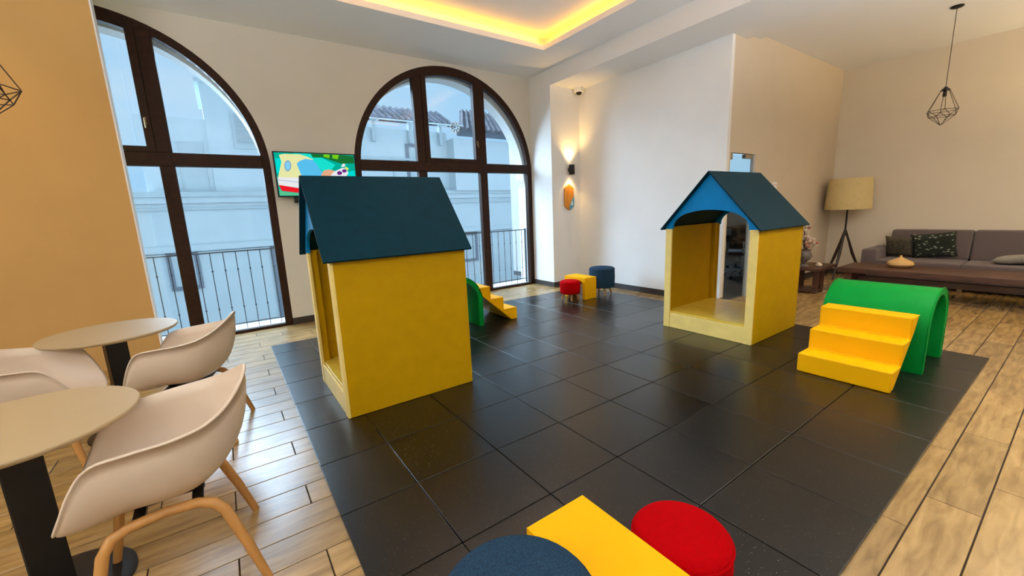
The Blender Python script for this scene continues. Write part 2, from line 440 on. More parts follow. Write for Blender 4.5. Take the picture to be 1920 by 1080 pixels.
# snowflake sticker on the middle fanlight pane
sf = MB(); cz = 2.80; cx = 3.20
for k in range(8):
    a = k * PI / 4; d = (math.cos(a), math.sin(a)); nrm = (-d[1], d[0])
    P = lambda t, s: (cx + d[0] * t + nrm[0] * s, cz + d[1] * t + nrm[1] * s)
    p = [P(.03, -.022), P(.065, -.03), P(.105, 0), P(.065, .03), P(.03, .022)]
    i = [P(.042, -.012), P(.066, -.016), P(.088, 0), P(.066, .016), P(.042, .012)]
    sf.prism([p, i], 1, WY + .041, WY + .0445)
tag(sf.build('snowflake_sticker', mat('sticker_white', (.75, .85, .92), .6)), 'small white eight-pointed snowflake sticker on the upper window pane', 'sticker')

# ------------------------------------------------------------------ balcony railings
def railing(x0, x1, label, start):
    t = thing('balcony_railing', label, 'railing', (0, 1.06, .012), group='iron railings outside the arched windows')
    MB().box(x0, x1, -.012, .012, 1.03, 1.045).build('top_rail', iron_m, t)
    MB().box(x0, x1, -.012, .012, .07, .082).build('bottom_rail', iron_m, t)
    b = MB(); b.tube([(0, 0, 0.0), (0, 0, 1.03)], .0055, 6)
    for z in (.30, .80): b.lathe([(.006, z - .012), (.013, z), (.006, z + .012)], 8, cap=False)
    me = b.mesh('baluster', iron_m)
    x = start
    while x < x1:
        if x > x0: put('baluster', me, t, (x, 0, 0))
        x += .137
    for x in (x0 + .01, x1 - .01): MB().box(x - .012, x + .012, -.014, .014, 0, 1.06).build('post', iron_m, t)
railing(-2.70, .44, 'thin black iron balcony railing outside the left arched window', -2.66)
railing(1.54, 4.70, 'thin black iron balcony railing outside the right arched window', 1.59)

# ------------------------------------------------------------------ across the street
house = thing('street_building', 'pale white building across the street with cornices, roof terraces and louvred vent', 'building', (0, 8, -3.4))
def bx(name, mt, x0, x1, y0, y1, z0, z1, parent=house, lab=None):
    return MB().box(x0, x1, y0 - 8, y1 - 8, z0 + 3.4, z1 + 3.4).build(name, mt, parent, label=lab)
bx('wall', ext_m, -9, 14, 8, 13, -3.4, 2.2)
bx('cornice', ext2_m, -9, 14, 7.80, 8, 2.10, 2.22); bx('cornice', ext_m, -9, 14, 7.88, 8, 1.95, 2.10); bx('cornice', ext2_m, -9, 14, 7.93, 8, 1.78, 1.83)
bx('cornice', ext_m, -9, 14, 7.90, 8, .74, .90); bx('cornice', ext2_m, -9, 14, 7.94, 8, .66, .70)
bx('parapet', ext_m, -1.52, -.13, 8.15, 8.4, 2.2, 4.05)
bx('terrace_block', ext2_m, -.78, -.26, 8.08, 8.15, 2.2, 3.45)
bx('tower', ext_m, -.13, 2.4, 8.1, 11, 2.2, 5.1); bx('tower_cap', ext2_m, -.22, 2.5, 8.0, 11.1, 4.92, 5.02); bx('tower_cap', ext_m, -.18, 2.5, 8.04, 11.1, 5.02, 5.16)
v = bx('louvre_vent', ext2_m, .44, 1.15, 8.04, 8.1, 3.35, 4.28)
for i in range(15):
    z = 3.50 + i * .05 + 3.4
    MB().quadbox([(.50, .0, z), (1.09, .0, z), (1.09, .045, z + .03), (.50, .045, z + .03), (.50, .0, z + .006), (1.09, .0, z + .006), (1.09, .045, z + .036), (.50, .045, z + .036)]).build('slat', ext_m, v)
def win(x0, x1, z0, z1, y=8):
    f = MB(); f.prism([[(x0, z0 + 3.4), (x1, z0 + 3.4), (x1, z1 + 3.4), (x0, z1 + 3.4)], [(x0 + .1, z0 + 3.5), (x1 - .1, z0 + 3.5), (x1 - .1, z1 + 3.3), (x0 + .1, z1 + 3.3)]], 1, y - 8.06, y - 8)
    f = f.build('window', mat_winframe, house)
    bxm = MB().box(x0 + .1, x1 - .1, y - 8.03, y - 8.0, z0 + 3.5, z1 + 3.3).build('pane', ext2_m, f)
mat_winframe = mat('far_window_frame', (.20, .22, .26), .7)
win(-1.40, -.74, -.24, .78); win(.88, 1.6, -1.5, .76); win(6.9, 7.63, -.36, .70)
# upper storey on the right with tiled roofs
bx('wall', ext_m, 3.0, 6.75, 8.2, 9.5, 2.2, 4.2); bx('wall', ext_m, 6.75, 12, 7.7, 9.5, 2.2, 3.95)
bx('pilaster', ext2_m, 4.72, 4.80, 8.15, 8.2, 2.2, 3.3); bx('cornice', ext2_m, 3.0, 6.7, 8.12, 8.2, 3.22, 3.28)
win(5.2, 5.75, 2.5, 3.75, 8.2)
def roof(x0, x1, y0, z0, y1, z1, mt, lab, cut=0):
    r = MB().quadbox([(x0, y0 - 8, z0 + 3.4), (x1, y0 - 8, z0 + 3.4), (x1, y1 - 8, z1 + 3.4), (x0 + cut, y1 - 8, z1 + 3.4), (x0, y0 - 8, z0 + 3.47), (x1, y0 - 8, z0 + 3.47), (x1, y1 - 8, z1 + 3.47), (x0 + cut, y1 - 8, z1 + 3.47)]).build('roof', mt, house, label=lab)
    t = MB(); n = int((x1 - x0) / .22)
    for i in range(n):
        x = x0 + .11 + i * .22; xx = x + cut * (1 - i / n)
        t.tube([(x, y0 - 8.02, z0 + 3.48), (xx, y1 - 8, z1 + 3.48)], .055, 6)
    o = t.build('roof_tile', mt, r); o['kind'] = 'stuff'
roof(3.0, 7.2, 8.3, 4.42, 9.6, 5.12, tiledark_m, None)
roof(6.9, 12, 7.5, 4.15, 9.4, 5.25, mat('roof_clay_brown', (.10, .10, .12), .85, noise=.5, nscale=3, bump=.5, bscale=14), 'brownish hipped tile roof', cut=1.1)
bx('fascia', mat('fascia_dark', (.10, .12, .15), .7), 6.82, 12, 7.46, 7.56, 4.0, 4.15)
glz = mat('glass_canopy', (.75, .88, .92), .3)
for x0, x1 in ((3.5, 4.1), (4.2, 5.3), (5.42, 6.4), (6.5, 7.1)):
    MB().quadbox([(x0, -.45, 7.72), (x1, -.45, 7.72), (x1 + .05, .25, 7.86), (x0 + .05, .25, 7.86), (x0, -.45, 7.75), (x1, -.45, 7.75), (x1 + .05, .25, 7.89), (x0 + .05, .25, 7.89)]).build('canopy_panel', glz, house)
for x in (4.15, 5.36, 6.45):
    m_ = MB(); m_.bar((x, -.45, 7.70), (x, .2, 7.82), .07); m_.box(x - .05, x + .05, -.0, .18, 7.15, 7.78); m_.build('bracket', ext2_m, house)
struct(MB().box(-20, 25, 1.4, 30, -3.5, -3.42).build('ground', mat('street_paving', (.16, .17, .18), .9, noise=.1)))

# ------------------------------------------------------------------ rubber mat of half-metre tiles
matt = thing('rubber_mat', 'large black speckled rubber floor mat of square tiles', 'mat', (0, 0, 0))
xs = [.11] + [.5 * i for i in range(1, 11)] + [5.05]
xs = [.11] + [.5 * i for i in range(1, 10)] + [5.04]
ys = [-.13] + [-.5 * i for i in range(1, 11)]; ys[-1] = -5.02
tm = {}
for i in range(len(xs) - 1):
    for j in range(len(ys) - 1):
        w = round(xs[i + 1] - xs[i], 3); h = round(ys[j] - ys[j + 1], 3)
        if (w, h) not in tm:
            tm[(w, h)] = MB().box(.0022, w - .0022, .0022, h - .0022, 0.0005, .012).mesh('tile', rubber_m, bevel=.003, seg=2)
        put('tile', tm[(w, h)], matt, (xs[i], ys[j + 1], random.uniform(0, .0005)), (random.uniform(-.0003, .0003), random.uniform(-.0003, .0003), 0))
ZM = .0135

# ------------------------------------------------------------------ playhouses
def playhouse(x0, x1, y0, y1, label, H=1.15, RD=1.70):
    """openings face -X and +X, solid sides face -Y and +Y"""
    cx, cy = (x0 + x1) / 2, (y0 + y1) / 2; L = x1 - x0; D = y1 - y0; hx, hy = L / 2, D / 2
    t = thing('playhouse', label, 'playhouse', (cx, cy, ZM), group='wooden playhouses on the mat')
    for s in (-1, 1):
        y = s * (hy - .011)
        o = MB().box(-hx + .02, hx - .02, min(y - .011, y + .011), max(y - .011, y + .011), 0, H).build('side_panel', yside_m, t, bevel=.002, seg=1)
        for sx in (-1, 1):
            xx = sx * (hx - .01); ya = s * hy; yb = s * (hy - .075)
            MB().box(xx - .01, xx + .01, min(ya, yb), max(ya, yb), 0, H).build('post', yedge_m if sx < 0 else yside_m, t, bevel=.002, seg=1, label='yellow front edge post, paled as if window-lit' if sx < 0 else None)
            xi = sx * (hx - .045)
            MB().box(xi - .025, xi + .025, min(s * (hy - .022), s * (hy - .06)), max(s * (hy - .022), s * (hy - .06)), .19, H).build('inner_post', yside_m, t)
    MB().box(-hx + .02, hx - .02, -hy + .022, hy - .022, .17, .19).build('floor_board', mat_deck, t, bevel=.002, seg=1)
    for sx in (-1, 1):
        xx = sx * (hx - .012)
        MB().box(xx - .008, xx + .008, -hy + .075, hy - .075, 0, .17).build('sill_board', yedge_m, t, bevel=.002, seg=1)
        # gable with an arched cut-out
        a = hy - .085; n = 20; rise = .20; zsp = H + .0
        arc = [(a * math.cos(PI * i / n), zsp - .02 + rise * math.sin(PI * i / n) ** .8) for i in range(n + 1)]
        lp = [(hy, H - .02), (hy, H), (0, RD - .012), (-hy, H), (-hy, H - .02)] + [(-p[0], p[1]) for p in arc]
        xx = sx * (hx - .008)
        MB().prism([lp], 0, xx - .010 * 1, xx + .012).build('gable', gable_m, t)
    ov = .045
    sl = (RD - H) / hy
    for s in (-1, 1):
        ye = s * (hy + .03); ze = H - sl * .03
        n = Vector((0, s * sl, 1)).normalized() * .018
        P = []
        for off in (0, 1):
            for x, y, z in ((-hx - ov, 0, RD), (hx + ov, 0, RD), (hx + ov, ye, ze), (-hx - ov, ye, ze)):
                P.append((x, y + n.y * off * (1 if abs(y) > 1e-6 else 0), z + n.z * off + (0.004 * off if abs(y) < 1e-6 else 0)))
        MB().quadbox(P).build('roof_panel', roof_m, t, bevel=.003, seg=1)
    return t
mat_deck = mat('yellow_deck', (.72, .50, .06), .25, noise=.06)
playhouse(.385, 1.395, -2.525, -1.63, 'yellow playhouse with dark blue roof in front of the television, its solid side towards us')
playhouse(3.935, 4.945, -3.585, -2.60, 'yellow playhouse with open arched front and blue gable near the glass door')

# ------------------------------------------------------------------ soft climbers: tunnel arch + steps
def tunnel(x0, x1, y0, y1, label, H=.65):
    cx = (x0 + x1) / 2; r = (x1 - x0) / 2; ri = r - .055
    t = thing('soft_tunnel_arch', label, 'climbing arch', (cx, (y0 + y1) / 2, ZM), group='green soft play arches')
    n = 28; zs = H - r
    o = [(-r, 0)] + [(-r * math.cos(PI * i / n), zs + r * math.sin(PI * i / n)) for i in range(n + 1)] + [(r, 0)]
    i_ = [(ri, 0)] + [(ri * math.cos(PI * i / n), zs + ri * math.sin(PI * i / n)) for i in range(n + 1)] + [(-ri, 0)]
    h = (y1 - y0) / 2
    MB().prism([o + i_], 1, -h, h).build('arch_body', green_m, t, smooth=True, angle=35, bevel=.006, seg=2)
    # sewn piping along both rims
    p = MB()
    for y in (-h, h): p.tube([(-(r + .002), y, .01)] + [(-(r + .002) * math.cos(PI * i / n), y, zs + (r + .002) * math.sin(PI * i / n)) for i in range(n + 1)] + [(r + .002, y, .01)], .005, 6)
    p.build('piping', green_m, t)
def steps(xf, d, y0, y1, label):
    """front foot at xf; climbs in direction d (+1/-1) along X"""
    t = thing('soft_steps', label, 'foam steps', (xf, (y0 + y1) / 2, ZM), 0 if d > 0 else PI, group='yellow soft play steps')
    pr_ = [(0, 0), (.0, .155), (.205, .155), (.205, .32), (.395, .32), (.395, .485), (.565, .485), (.575, .46), (.50, .36), (.09, 0)]
    h = (y1 - y0) / 2
    MB().prism([pr_], 1, -h, h).build('step_block', foam_m, t, bevel=.009, seg=2)
    pts = [(0, .0), (.0, .155), (.205, .155), (.205, .32), (.395, .32), (.395, .485), (.565, .485)]
    m_ = MB()
    for y in (-h - .001, h + .001): m_.tube([(a + .006, y, b - .006 if b else .006) for a, b in pts], .004, 5)
    m_.build('seam', foam_m, t)
tunnel(4.165, 4.80, -4.76, -4.07, 'green foam tunnel arch near the lounge, behind the large yellow steps')
steps(3.58, 1, -4.70, -4.12, 'yellow foam three-step block leaning on the green arch near the lounge')
tunnel(1.735, 2.365, -1.11, -.50, 'green foam arch half hidden behind the playhouse by the window')
steps(2.885, -1, -1.11, -.54, 'yellow foam steps by the window, beside the half hidden green arch')

# ------------------------------------------------------------------ small tables and stools
def bench_table(x0, x1, y0, y1, label, H=.335, th=.055):
    w, l = x1 - x0, y1 - y0
    t = thing('play_table', label, 'table', ((x0 + x1) / 2, (y0 + y1) / 2, ZM), group='small yellow arch tables')
    n = 8; r = .05
    inn = [(-l / 2 + th, 0), (-l / 2 + th, H - th - r)] + [(-l / 2 + th + r - r * math.cos(PI / 2 * i / n), H - th - r + r * math.sin(PI / 2 * i / n)) for i in range(n + 1)]
    inn2 = [(-a, b) for a, b in reversed(inn)]
    lp = [(l / 2, 0), (l / 2, H), (-l / 2, H), (-l / 2, 0)] + inn + inn2
    MB().prism([lp], 0, -w / 2, w / 2).build('table_body', foam_m, t, bevel=.008, seg=2)
    return t
def stool(x, y, r, z0, z1, m, label, kind, rz=0):
    t = thing('stool', label, 'stool', (x, y, ZM + .003), rz, group=kind)
    z0 -= ZM; z1 -= ZM
    h = z1 - z0; q = min(.035, h * .25)
    prof = [(.01, z0)] + [(r - .012, z0), (r - .002, z0 + .012), (r, z0 + .04)] + [(r + .004, (z0 + z1) / 2)] + [(r, z1 - q)] + [(r - q * (1 - math.cos(PI / 2 * i / 6)), z1 - q + q * .85 * math.sin(PI / 2 * i / 6)) for i in range(1, 7)] + [(r * .5, z1 - .001), (.005, z1)]
    c = MB().lathe(prof, 40).build('cushion', m, t, smooth=True, angle=60)
    MB().tube([((r + .002) * math.cos(a), (r + .002) * math.sin(a), z1 - q) for a in [2 * PI * i / 40 for i in range(40)]], .004, 6, closed=True).build('piping', m, c, smooth=True)
    for k in range(4):
        a = PI / 4 + k * PI / 2; b = r * .60; e_ = r * .82
        MB().tube([(b * math.cos(a), b * math.sin(a), z0 + .005), (e_ * math.cos(a), e_ * math.sin(a), 0)], [.020, .012], 10).build('leg', leg_m, t, smooth=True)
bench_table(.545, .81, -4.92, -4.42, 'yellow arch table in the foreground between the blue and red stools')
stool(.325, -4.68, .203, .14, .465, blue_m, 'dark blue round stool in the foreground beside the yellow table', 'blue drum stools')
stool(.968, -4.73, .158, .13, .335, red_m, 'red round stool in the foreground beside the yellow table', 'red drum stools')
bench_table(4.30, 4.55, -.955, -.50, 'small yellow arch table far off near the corner, between two stools')
stool(4.785, -.855, .203, .14, .465, blue_m, 'dark blue round stool far off by the right wall', 'blue drum stools', .3)
stool(4.135, -.80, .157, .12, .325, red_m, 'red round stool far off near the corner', 'red drum stools', .2)

# ------------------------------------------------------------------ cafe tables and shell chairs
def cafe_table(x, y, label, rz):
    t = thing('round_table', label, 'table', (x, y, 0), rz, group='round cafe tables on the left')
    r = .355; H = .725
    MB().lathe([(.01, H - .022), (r - .012, H - .022), (r, H - .010), (r, H - .004), (r - .004, H), (.01, H)], 64).build('table_top', top_m, t, smooth=True, angle=30)
    MB().box(-.055, .055, -.055, .055, .02, H - .022).build('column', black_m, t, bevel=.004, seg=1)
    MB().lathe([(.235, .0), (.235, .008), (.22, .014), (.08, .022), (.01, .024)], 40).build('base', black_m, t, smooth=True)
    MB().box(-.13, .13, -.03, .03, H - .030, H - .022).build('bracket', black_m, t)
cafe_table(-.89, -3.24, 'round cream cafe table nearest to us, cut by the left edge', .35)
cafe_table(-.872, -1.63, 'round cream cafe table further back, beside the tan wall', .35)

def catmull(P, n):
    out = []; L = len(P)
    for i in range(L):
        p0, p1, p2, p3 = (Vector(P[(i + k - 1) % L]) for k in range(4))
        for j in range(n):
            t = j / n
            out.append(.5 * ((2 * p1) + (p2 - p0) * t + (2 * p0 - 5 * p1 + 4 * p2 - p3) * t * t + (3 * p1 - p0 - 3 * p2 + p3) * t ** 3))
    return out
def shell_mesh():
    half = [(.288, 0, .425), (.283, .10, .428), (.272, .165, .442), (.245, .205, .50), (.200, .232, .60), (.145, .252, .672), (.05, .272, .690), (-.06, .285, .700), (-.155, .265, .715), (-.225, .200, .745), (-.280, .10, .790)]
    ctrl = half + [(-.305, 0, .822)] + [(x, -y, z) for x, y, z in reversed(half[1:])]
    rim = catmull(ctrl, 4)
    c = Vector((.015, 0, .405)); N = len(rim); S = 12
    v = [tuple(c)]; f = []
    def ring(s, extra=None):
        h = math.sin(s * PI / 2) ** .9; vv = (1 - math.cos(s * PI / 2)) ** 1.25
        o = []
        for p in rim:
            d = p - c
            zz = c.z + d.z * vv
            o.append((c.x + d.x * h, c.y + d.y * h, zz))
        return o
    for k in range(1, S + 1): v += ring(k / S)
    # rolled lip
    o = []
    for p in rim:
        d = Vector((p.x - c.x, p.y, 0)).normalized(); o.append(tuple(p + d * .010 + Vector((0, 0, -.001))))
    v += o
    for j in range(N): f.append((0, 1 + j, 1 + (j + 1) % N))
    for k in range(S):
        for j in range(N):
            a = 1 + k * N + j; b = 1 + k * N + (j + 1) % N
            f.append((a, a + N, b + N, b))
    me = bpy.data.meshes.new('shell'); me.from_pydata(v, [], f); me.materials.append(shell_m)
    bm = bmesh.new(); bm.from_mesh(me); bmesh.ops.recalc_face_normals(bm, faces=bm.faces); bm.to_mesh(me); bm.free()
    for p in me.polygons: p.use_smooth = True
    return me
def make_chair(label):
    t = thing('armchair', label, 'chair', group='shell armchairs at the cafe tables')
    o = put('shell', shell_mesh(), t); m = o.modifiers.new('thick', 'SOLIDIFY'); m.thickness = .008; m.offset = 0
    for s in (-1, 1):
        P = [(.245, s * .245, 0), (.205, s * .215, .20), (.178, s * .195, .325), (.150, s * .185, .368), (.105, s * .18, .386), (0, s * .175, .392), (-.09, s * .18, .388), (-.135, s * .188, .370), (-.165, s * .20, .335), (-.215, s * .225, .18), (-.265, s * .25, 0)]
        P = [Vector(p) for p in P]
        MB().tube(P, [.015, .018, .019, .019, .018, .018, .018, .019, .019, .018, .015], 10).build('leg_frame', leg_m, t, smooth=True)
    b = MB(); b.bar((.08, -.19, .384), (.08, .19, .384), .035, .018); b.bar((-.09, -.19, .384), (-.09, .19, .384), .035, .018); b.box(-.11, .10, -.06, .06, .375, .396)
    b.build('bracket', black_m, t)
    return t
c0 = make_chair('white shell armchair with wooden legs nearest to us, back towards the playhouse')
c0.location = (-.475, -3.42, 0); c0.rotation_euler.z = PI + .03
c1 = copy_tree(c0); c1['label'] = 'white shell armchair at the far round table, nearest to the arched window'
c1.location = (-.475, -2.03, 0); c1.rotation_euler.z = math.radians(166)
c2 = copy_tree(c0); c2['label'] = 'white shell armchair cut by the left edge, between both round tables'
c2.location = (-1.20, -1.97, 0); c2.rotation_euler.z = math.radians(-5)

# ------------------------------------------------------------------ television
tv = thing('television', 'flat wall television showing a bright cartoon, half hidden by the playhouse roof', 'television', (1.0, WY, 2.0))
MB().box(-.505, .505, -.115, -.08, -.285, .285).build('bezel', black_m, tv, bevel=.003, seg=1)
MB().box(-.12, .12, -.08, 0, -.12, .12).build('wall_mount', black_m, tv)
MB().box(-.32, -.22, -.10, -.02, -.36, -.285).build('cable_box', black_m, tv)
TC = {'teal': (.0, .42, .30), 'cyan': (.0, .72, .66), 'turq': (.01, .75, .62), 'dgreen': (.01, .16, .03), 'lime': (.18, .62, .01), 'cream': (.80, .80, .38),
      'white': (.80, .82, .85), 'grey': (.50, .58, .66), 'ring': (.22, .40, .58), 'sky': (.22, .62, .90), 'blue': (.10, .52, .85), 'red': (.85, .01, .02),
      'mint': (.10, .55, .28), 'orange': (.80, .40, .22), 'purple': (.16, .02, .22), 'yell': (.75, .85, .15)}
TVS= [('teal', [(0.526, 2.261), (1.485, 2.263), (1.483, 1.966), (1.454, 1.735), (0.515, 1.735)]), ('cyan', [(0.517, 2.196), (0.59, 2.199), (0.585, 2.023), (0.515, 2.014)]), ('turq', [(0.721, 2.268), (0.925, 2.268), (1.05, 2.231), (1.234, 2.136), (1.181, 2.073), (1.072, 2.039), (0.94, 2.166)]), ('dgreen', [(0.939, 2.268), (1.312, 2.268), (1.485, 2.255), (1.485, 2.16), (1.313, 2.154), (1.194, 2.19), (1.094, 2.225), (0.961, 2.22)]), ('lime', [(1.099, 2.268), (1.174, 2.268), (1.168, 2.22), (1.095, 2.236)]), ('lime', [(1.211, 2.268), (1.295, 2.268), (1.273, 2.208), (1.206, 2.221)]), ('cream', [(0.566, 2.241), (0.631, 2.255), (0.809, 2.255), (0.905, 2.225), (0.965, 2.193), (0.854, 2.163), (0.776, 2.101), (0.808, 1.959), (0.77, 1.936), (0.515, 1.941), (0.585, 2.155)]), ('white', [(0.515, 1.963), (0.801, 1.959), (0.756, 1.826), (0.515, 1.868)]), ('grey', [(0.515, 1.934), (0.766, 1.906), (0.765, 1.894), (0.515, 1.923)]), ('ring', [(0.691, 2.108), (0.683, 2.077), (0.668, 2.052), (0.65, 2.039), (0.632, 2.038), (0.617, 2.051), (0.609, 2.075), (0.609, 2.106), (0.617, 2.136), (0.631, 2.161), (0.649, 2.175), (0.667, 2.176), (0.682, 2.163), (0.69, 2.139)]), ('sky', [(0.678, 2.108), (0.672, 2.084), (0.662, 2.066), (0.649, 2.055), (0.637, 2.055), (0.626, 2.065), (0.621, 2.083), (0.621, 2.106), (0.627, 2.129), (0.637, 2.148), (0.65, 2.158), (0.662, 2.159), (0.673, 2.149), (0.678, 2.131)]), ('blue', [(0.757, 2.138), (0.799, 2.173), (0.866, 2.201), (0.958, 2.189), (1.002, 2.138), (1.031, 2.069), (1.071, 2.032), (1.018, 1.961), (0.801, 1.963), (0.773, 2.071)]), ('red', [(0.515, 1.868), (0.783, 1.818), (0.776, 1.761), (0.545, 1.793)]), ('mint', [(0.515, 1.823), (0.544, 1.786), (0.775, 1.754), (0.771, 1.735), (0.515, 1.735)]), ('orange', [(1.074, 2.055), (1.143, 2.072), (1.21, 2.057), (1.191, 1.963), (1.018, 1.961)]), ('white', [(1.13, 1.962), (1.2, 2.042), (1.323, 2.099), (1.36, 2.084), (1.394, 2.037), (1.354, 1.961)]), ('purple', [(1.311, 2.028), (1.298, 2.008), (1.272, 2.0), (1.249, 2.007), (1.241, 2.027), (1.253, 2.046), (1.279, 2.055), (1.302, 2.047)]), ('purple', [(1.373, 2.057), (1.362, 2.04), (1.339, 2.032), (1.317, 2.039), (1.31, 2.055), (1.321, 2.073), (1.344, 2.08), (1.365, 2.074)]), ('white', [(1.301, 2.115), (1.337, 2.155), (1.367, 2.148), (1.347, 2.108)]), ('yell', [(1.364, 2.116), (1.401, 2.093), (1.389, 2.061), (1.353, 2.092)]), ('cyan', [(1.395, 2.045), (1.477, 2.063), (1.475, 1.966), (1.37, 1.965)])]
names = list(TC); sm = MB(); tm_ = [emis('screen_' + n, TC[n], 1.0) for n in names]
sm.cur = names.index('teal'); sm.box(-.49, .49, -.1165, -.115, -.27, .27)
for i, (n, lp) in enumerate(TVS):
    sm.cur = names.index(n); y = -.117 - i * .00025
    k = len(sm.v); sm.v += [(x - 1.0, y, z - 2.0) for x, z in lp]
    sm.f.append(tuple(range(k, k + len(lp)))); sm.m.append(sm.cur)
sm.build('screen', tm_, tv, label='bright cartoon picture with a cream boat, red stripe and green leaves')

# ------------------------------------------------------------------ sconce, hexagon sign, dome camera, wall switch
sc = thing('wall_sconce', 'small black up-and-down wall light in the corner niche', 'wall lamp', (5.13, YP, 2.10))
MB().lathe([(.048, -.085), (.05, -.08), (.05, .08), (.048, .085)], 24, (0, -.075, 0), cap=False).build('cylinder_body', black_m, sc, smooth=True)
MB().box(-.02, .02, -.04, 0, -.03, .03).build('wall_bracket', black_m, sc)
bulb = emis('warm_bulb', (1, .72, .35), 12)
MB().lathe([(.036, .05), (.03, .062), (.003, .066)], 14, (0, -.075, 0)).build('bulb', bulb, sc)
MB().lathe([(.003, -.066), (.03, -.062), (.036, -.05)], 14, (0, -.075, 0)).build('bulb', bulb, sc)
WARM = (1, .60, .20)
light('sconce_up', 'SPOT', (5.13, YP - .085, 2.20), 34, WARM, .02, direction=(0, .10, 1), spot=1.7, blend=1.0)
light('sconce_down', 'SPOT', (5.13, YP - .085, 2.00), 14, WARM, .02, direction=(0, .10, -1), spot=1.7, blend=1.0)

hx = thing('hexagon_sign', 'tall orange hexagonal sign with blue corner under the wall light', 'sign', (5.105, YP, 1.62))
P6 = [(-.11, .16), (0, .235), (.11, .16), (.11, -.16), (0, -.235), (-.11, -.16)]
MB().prism([P6], 1, -.03, 0).build('board', mat('orange_wood', (.62, .24, .02), .5, noise=.15, nscale=20, stretch=(1, 1, .2)), hx, bevel=.003, seg=1)
MB().prism([[(.11, .01), (.11, -.16), (0, -.235), (-.0, -.16), (.05, -.06)]], 1, -.034, -.03).build('corner_panel', mat('sign_blue', (.05, .30, .50), .5), hx, label='blue corner panel')
g = MB(); g.cur = 0
g.prism([[(.03, -.15), (.085, -.15), (.085, -.10), (.075, -.10), (.075, -.07), (.05, -.07), (.05, -.10), (.03, -.10)]], 1, -.037, -.034)
g.build('emblem', mat('sign_pale', (.55, .75, .85), .5), hx, label='pale blue figure emblem')

dc = thing('dome_camera', 'small white dome camera at the niche ceiling corner', 'camera', (5.30, YP - .10, HB))
MB().lathe([(.085, 0), (.085, -.05), (.075, -.065), (.05, -.07)], 28).build('housing', white_m, dc, smooth=True)
MB().lathe([(.05, -.068), (.046, -.09), (.030, -.108), (.004, -.115)], 20).build('dome', black_m, dc, smooth=True)

sw = thing('wall_plate', 'tiny pale wall plate with two reddish marks beside the glass door', 'wall plate', (6.83, YE, 1.63))
MB().box(-.075, .075, -.008, 0, -.05, .05).build('plate', white_m, sw, bevel=.002, seg=1)
rm_ = mat('plate_red', (.55, .25, .2), .6)
for x in (-.035, .035): MB().lathe([(.012, 0), (.012, .003)], 10).build('button', rm_, sw, loc=(x, -.008, .01), rot=(PI / 2, 0, 0))

# ------------------------------------------------------------------ glass door and the office behind
dr = bpy.data.objects.new('door_1', None); COL.objects.link(dr); dr.location = (5.5, YE + .025, 0); struct(dr, 'frameless glass door')
MB().box(.01, .67, 0, .012, .01, 2.03).build('glass_leaf', glassmat('door_glass', (.90, .96, .97)), dr)
fit = mat('brushed_fitting', (.35, .32, .27), .35, metal=.8)
MB().box(0, .07, -.02, .03, 1.97, 2.06).build('patch_fitting', fit, dr); MB().box(.42, .62, -.02, .03, 2.0, 2.05).build('patch_fitting', fit, dr)
MB().box(.665, .697, -.02, .03, 0, 2.06).build('door_jamb', mat('pale_jamb', (.6, .62, .62), .5), dr)
slab('floor_office', mat('office_carpet', (.07, .07, .07), .8, noise=.2, nscale=40), 5.47, 12.1, YE + .0, 2.6, -.1, -.0005)
slab('wall_office', mat('office_wall', (.55, .54, .53), .8), XR + .07, XR + .1, YE + .12, 2.6, 0, 3.5)
m_ = MB().prism([[(YE, 0), (2.6, 0), (2.6, 3.6), (YE, 3.6)], [(-.4, 1.70), (2.2, 1.70), (2.2, 3.2), (-.4, 3.2)]], 0, 12.0, 12.1)
struct(m_.build('wall_office_far', mat('office_far_wall', (.34, .33, .32), .8)))
slab('ceiling_office', ceil_m, XR + .1, 12.1, YE + .12, 2.6, 3.5, 3.6)
struct(MB().box(12.04, 12.05, -.4, 2.2, 1.70, 3.2).build('window_3', glass_m))
slab('wall_office_side', white_m, XL + .12, 12.1, YE, YE + .12, 0, 3.5)
slab('wall_office_window', white_m, 5.55, 12.1, 2.6, 2.7, 0, 3.6)
sh = thing('office_desk', 'dark long desk with shelf seen through the playhouse and door', 'desk', (11.3, .7, 0))
MB().box(-.3, .3, -1.0, .55, .70, .76).build('desk_top', black_m, sh); MB().box(-.2, .2, -.95, .5, .35, .50).build('shelf', black_m, sh)
for y in (-.9, .45): MB().box(-.25, .25, y - .03, y + .03, 0, .70).build('leg', black_m, sh)
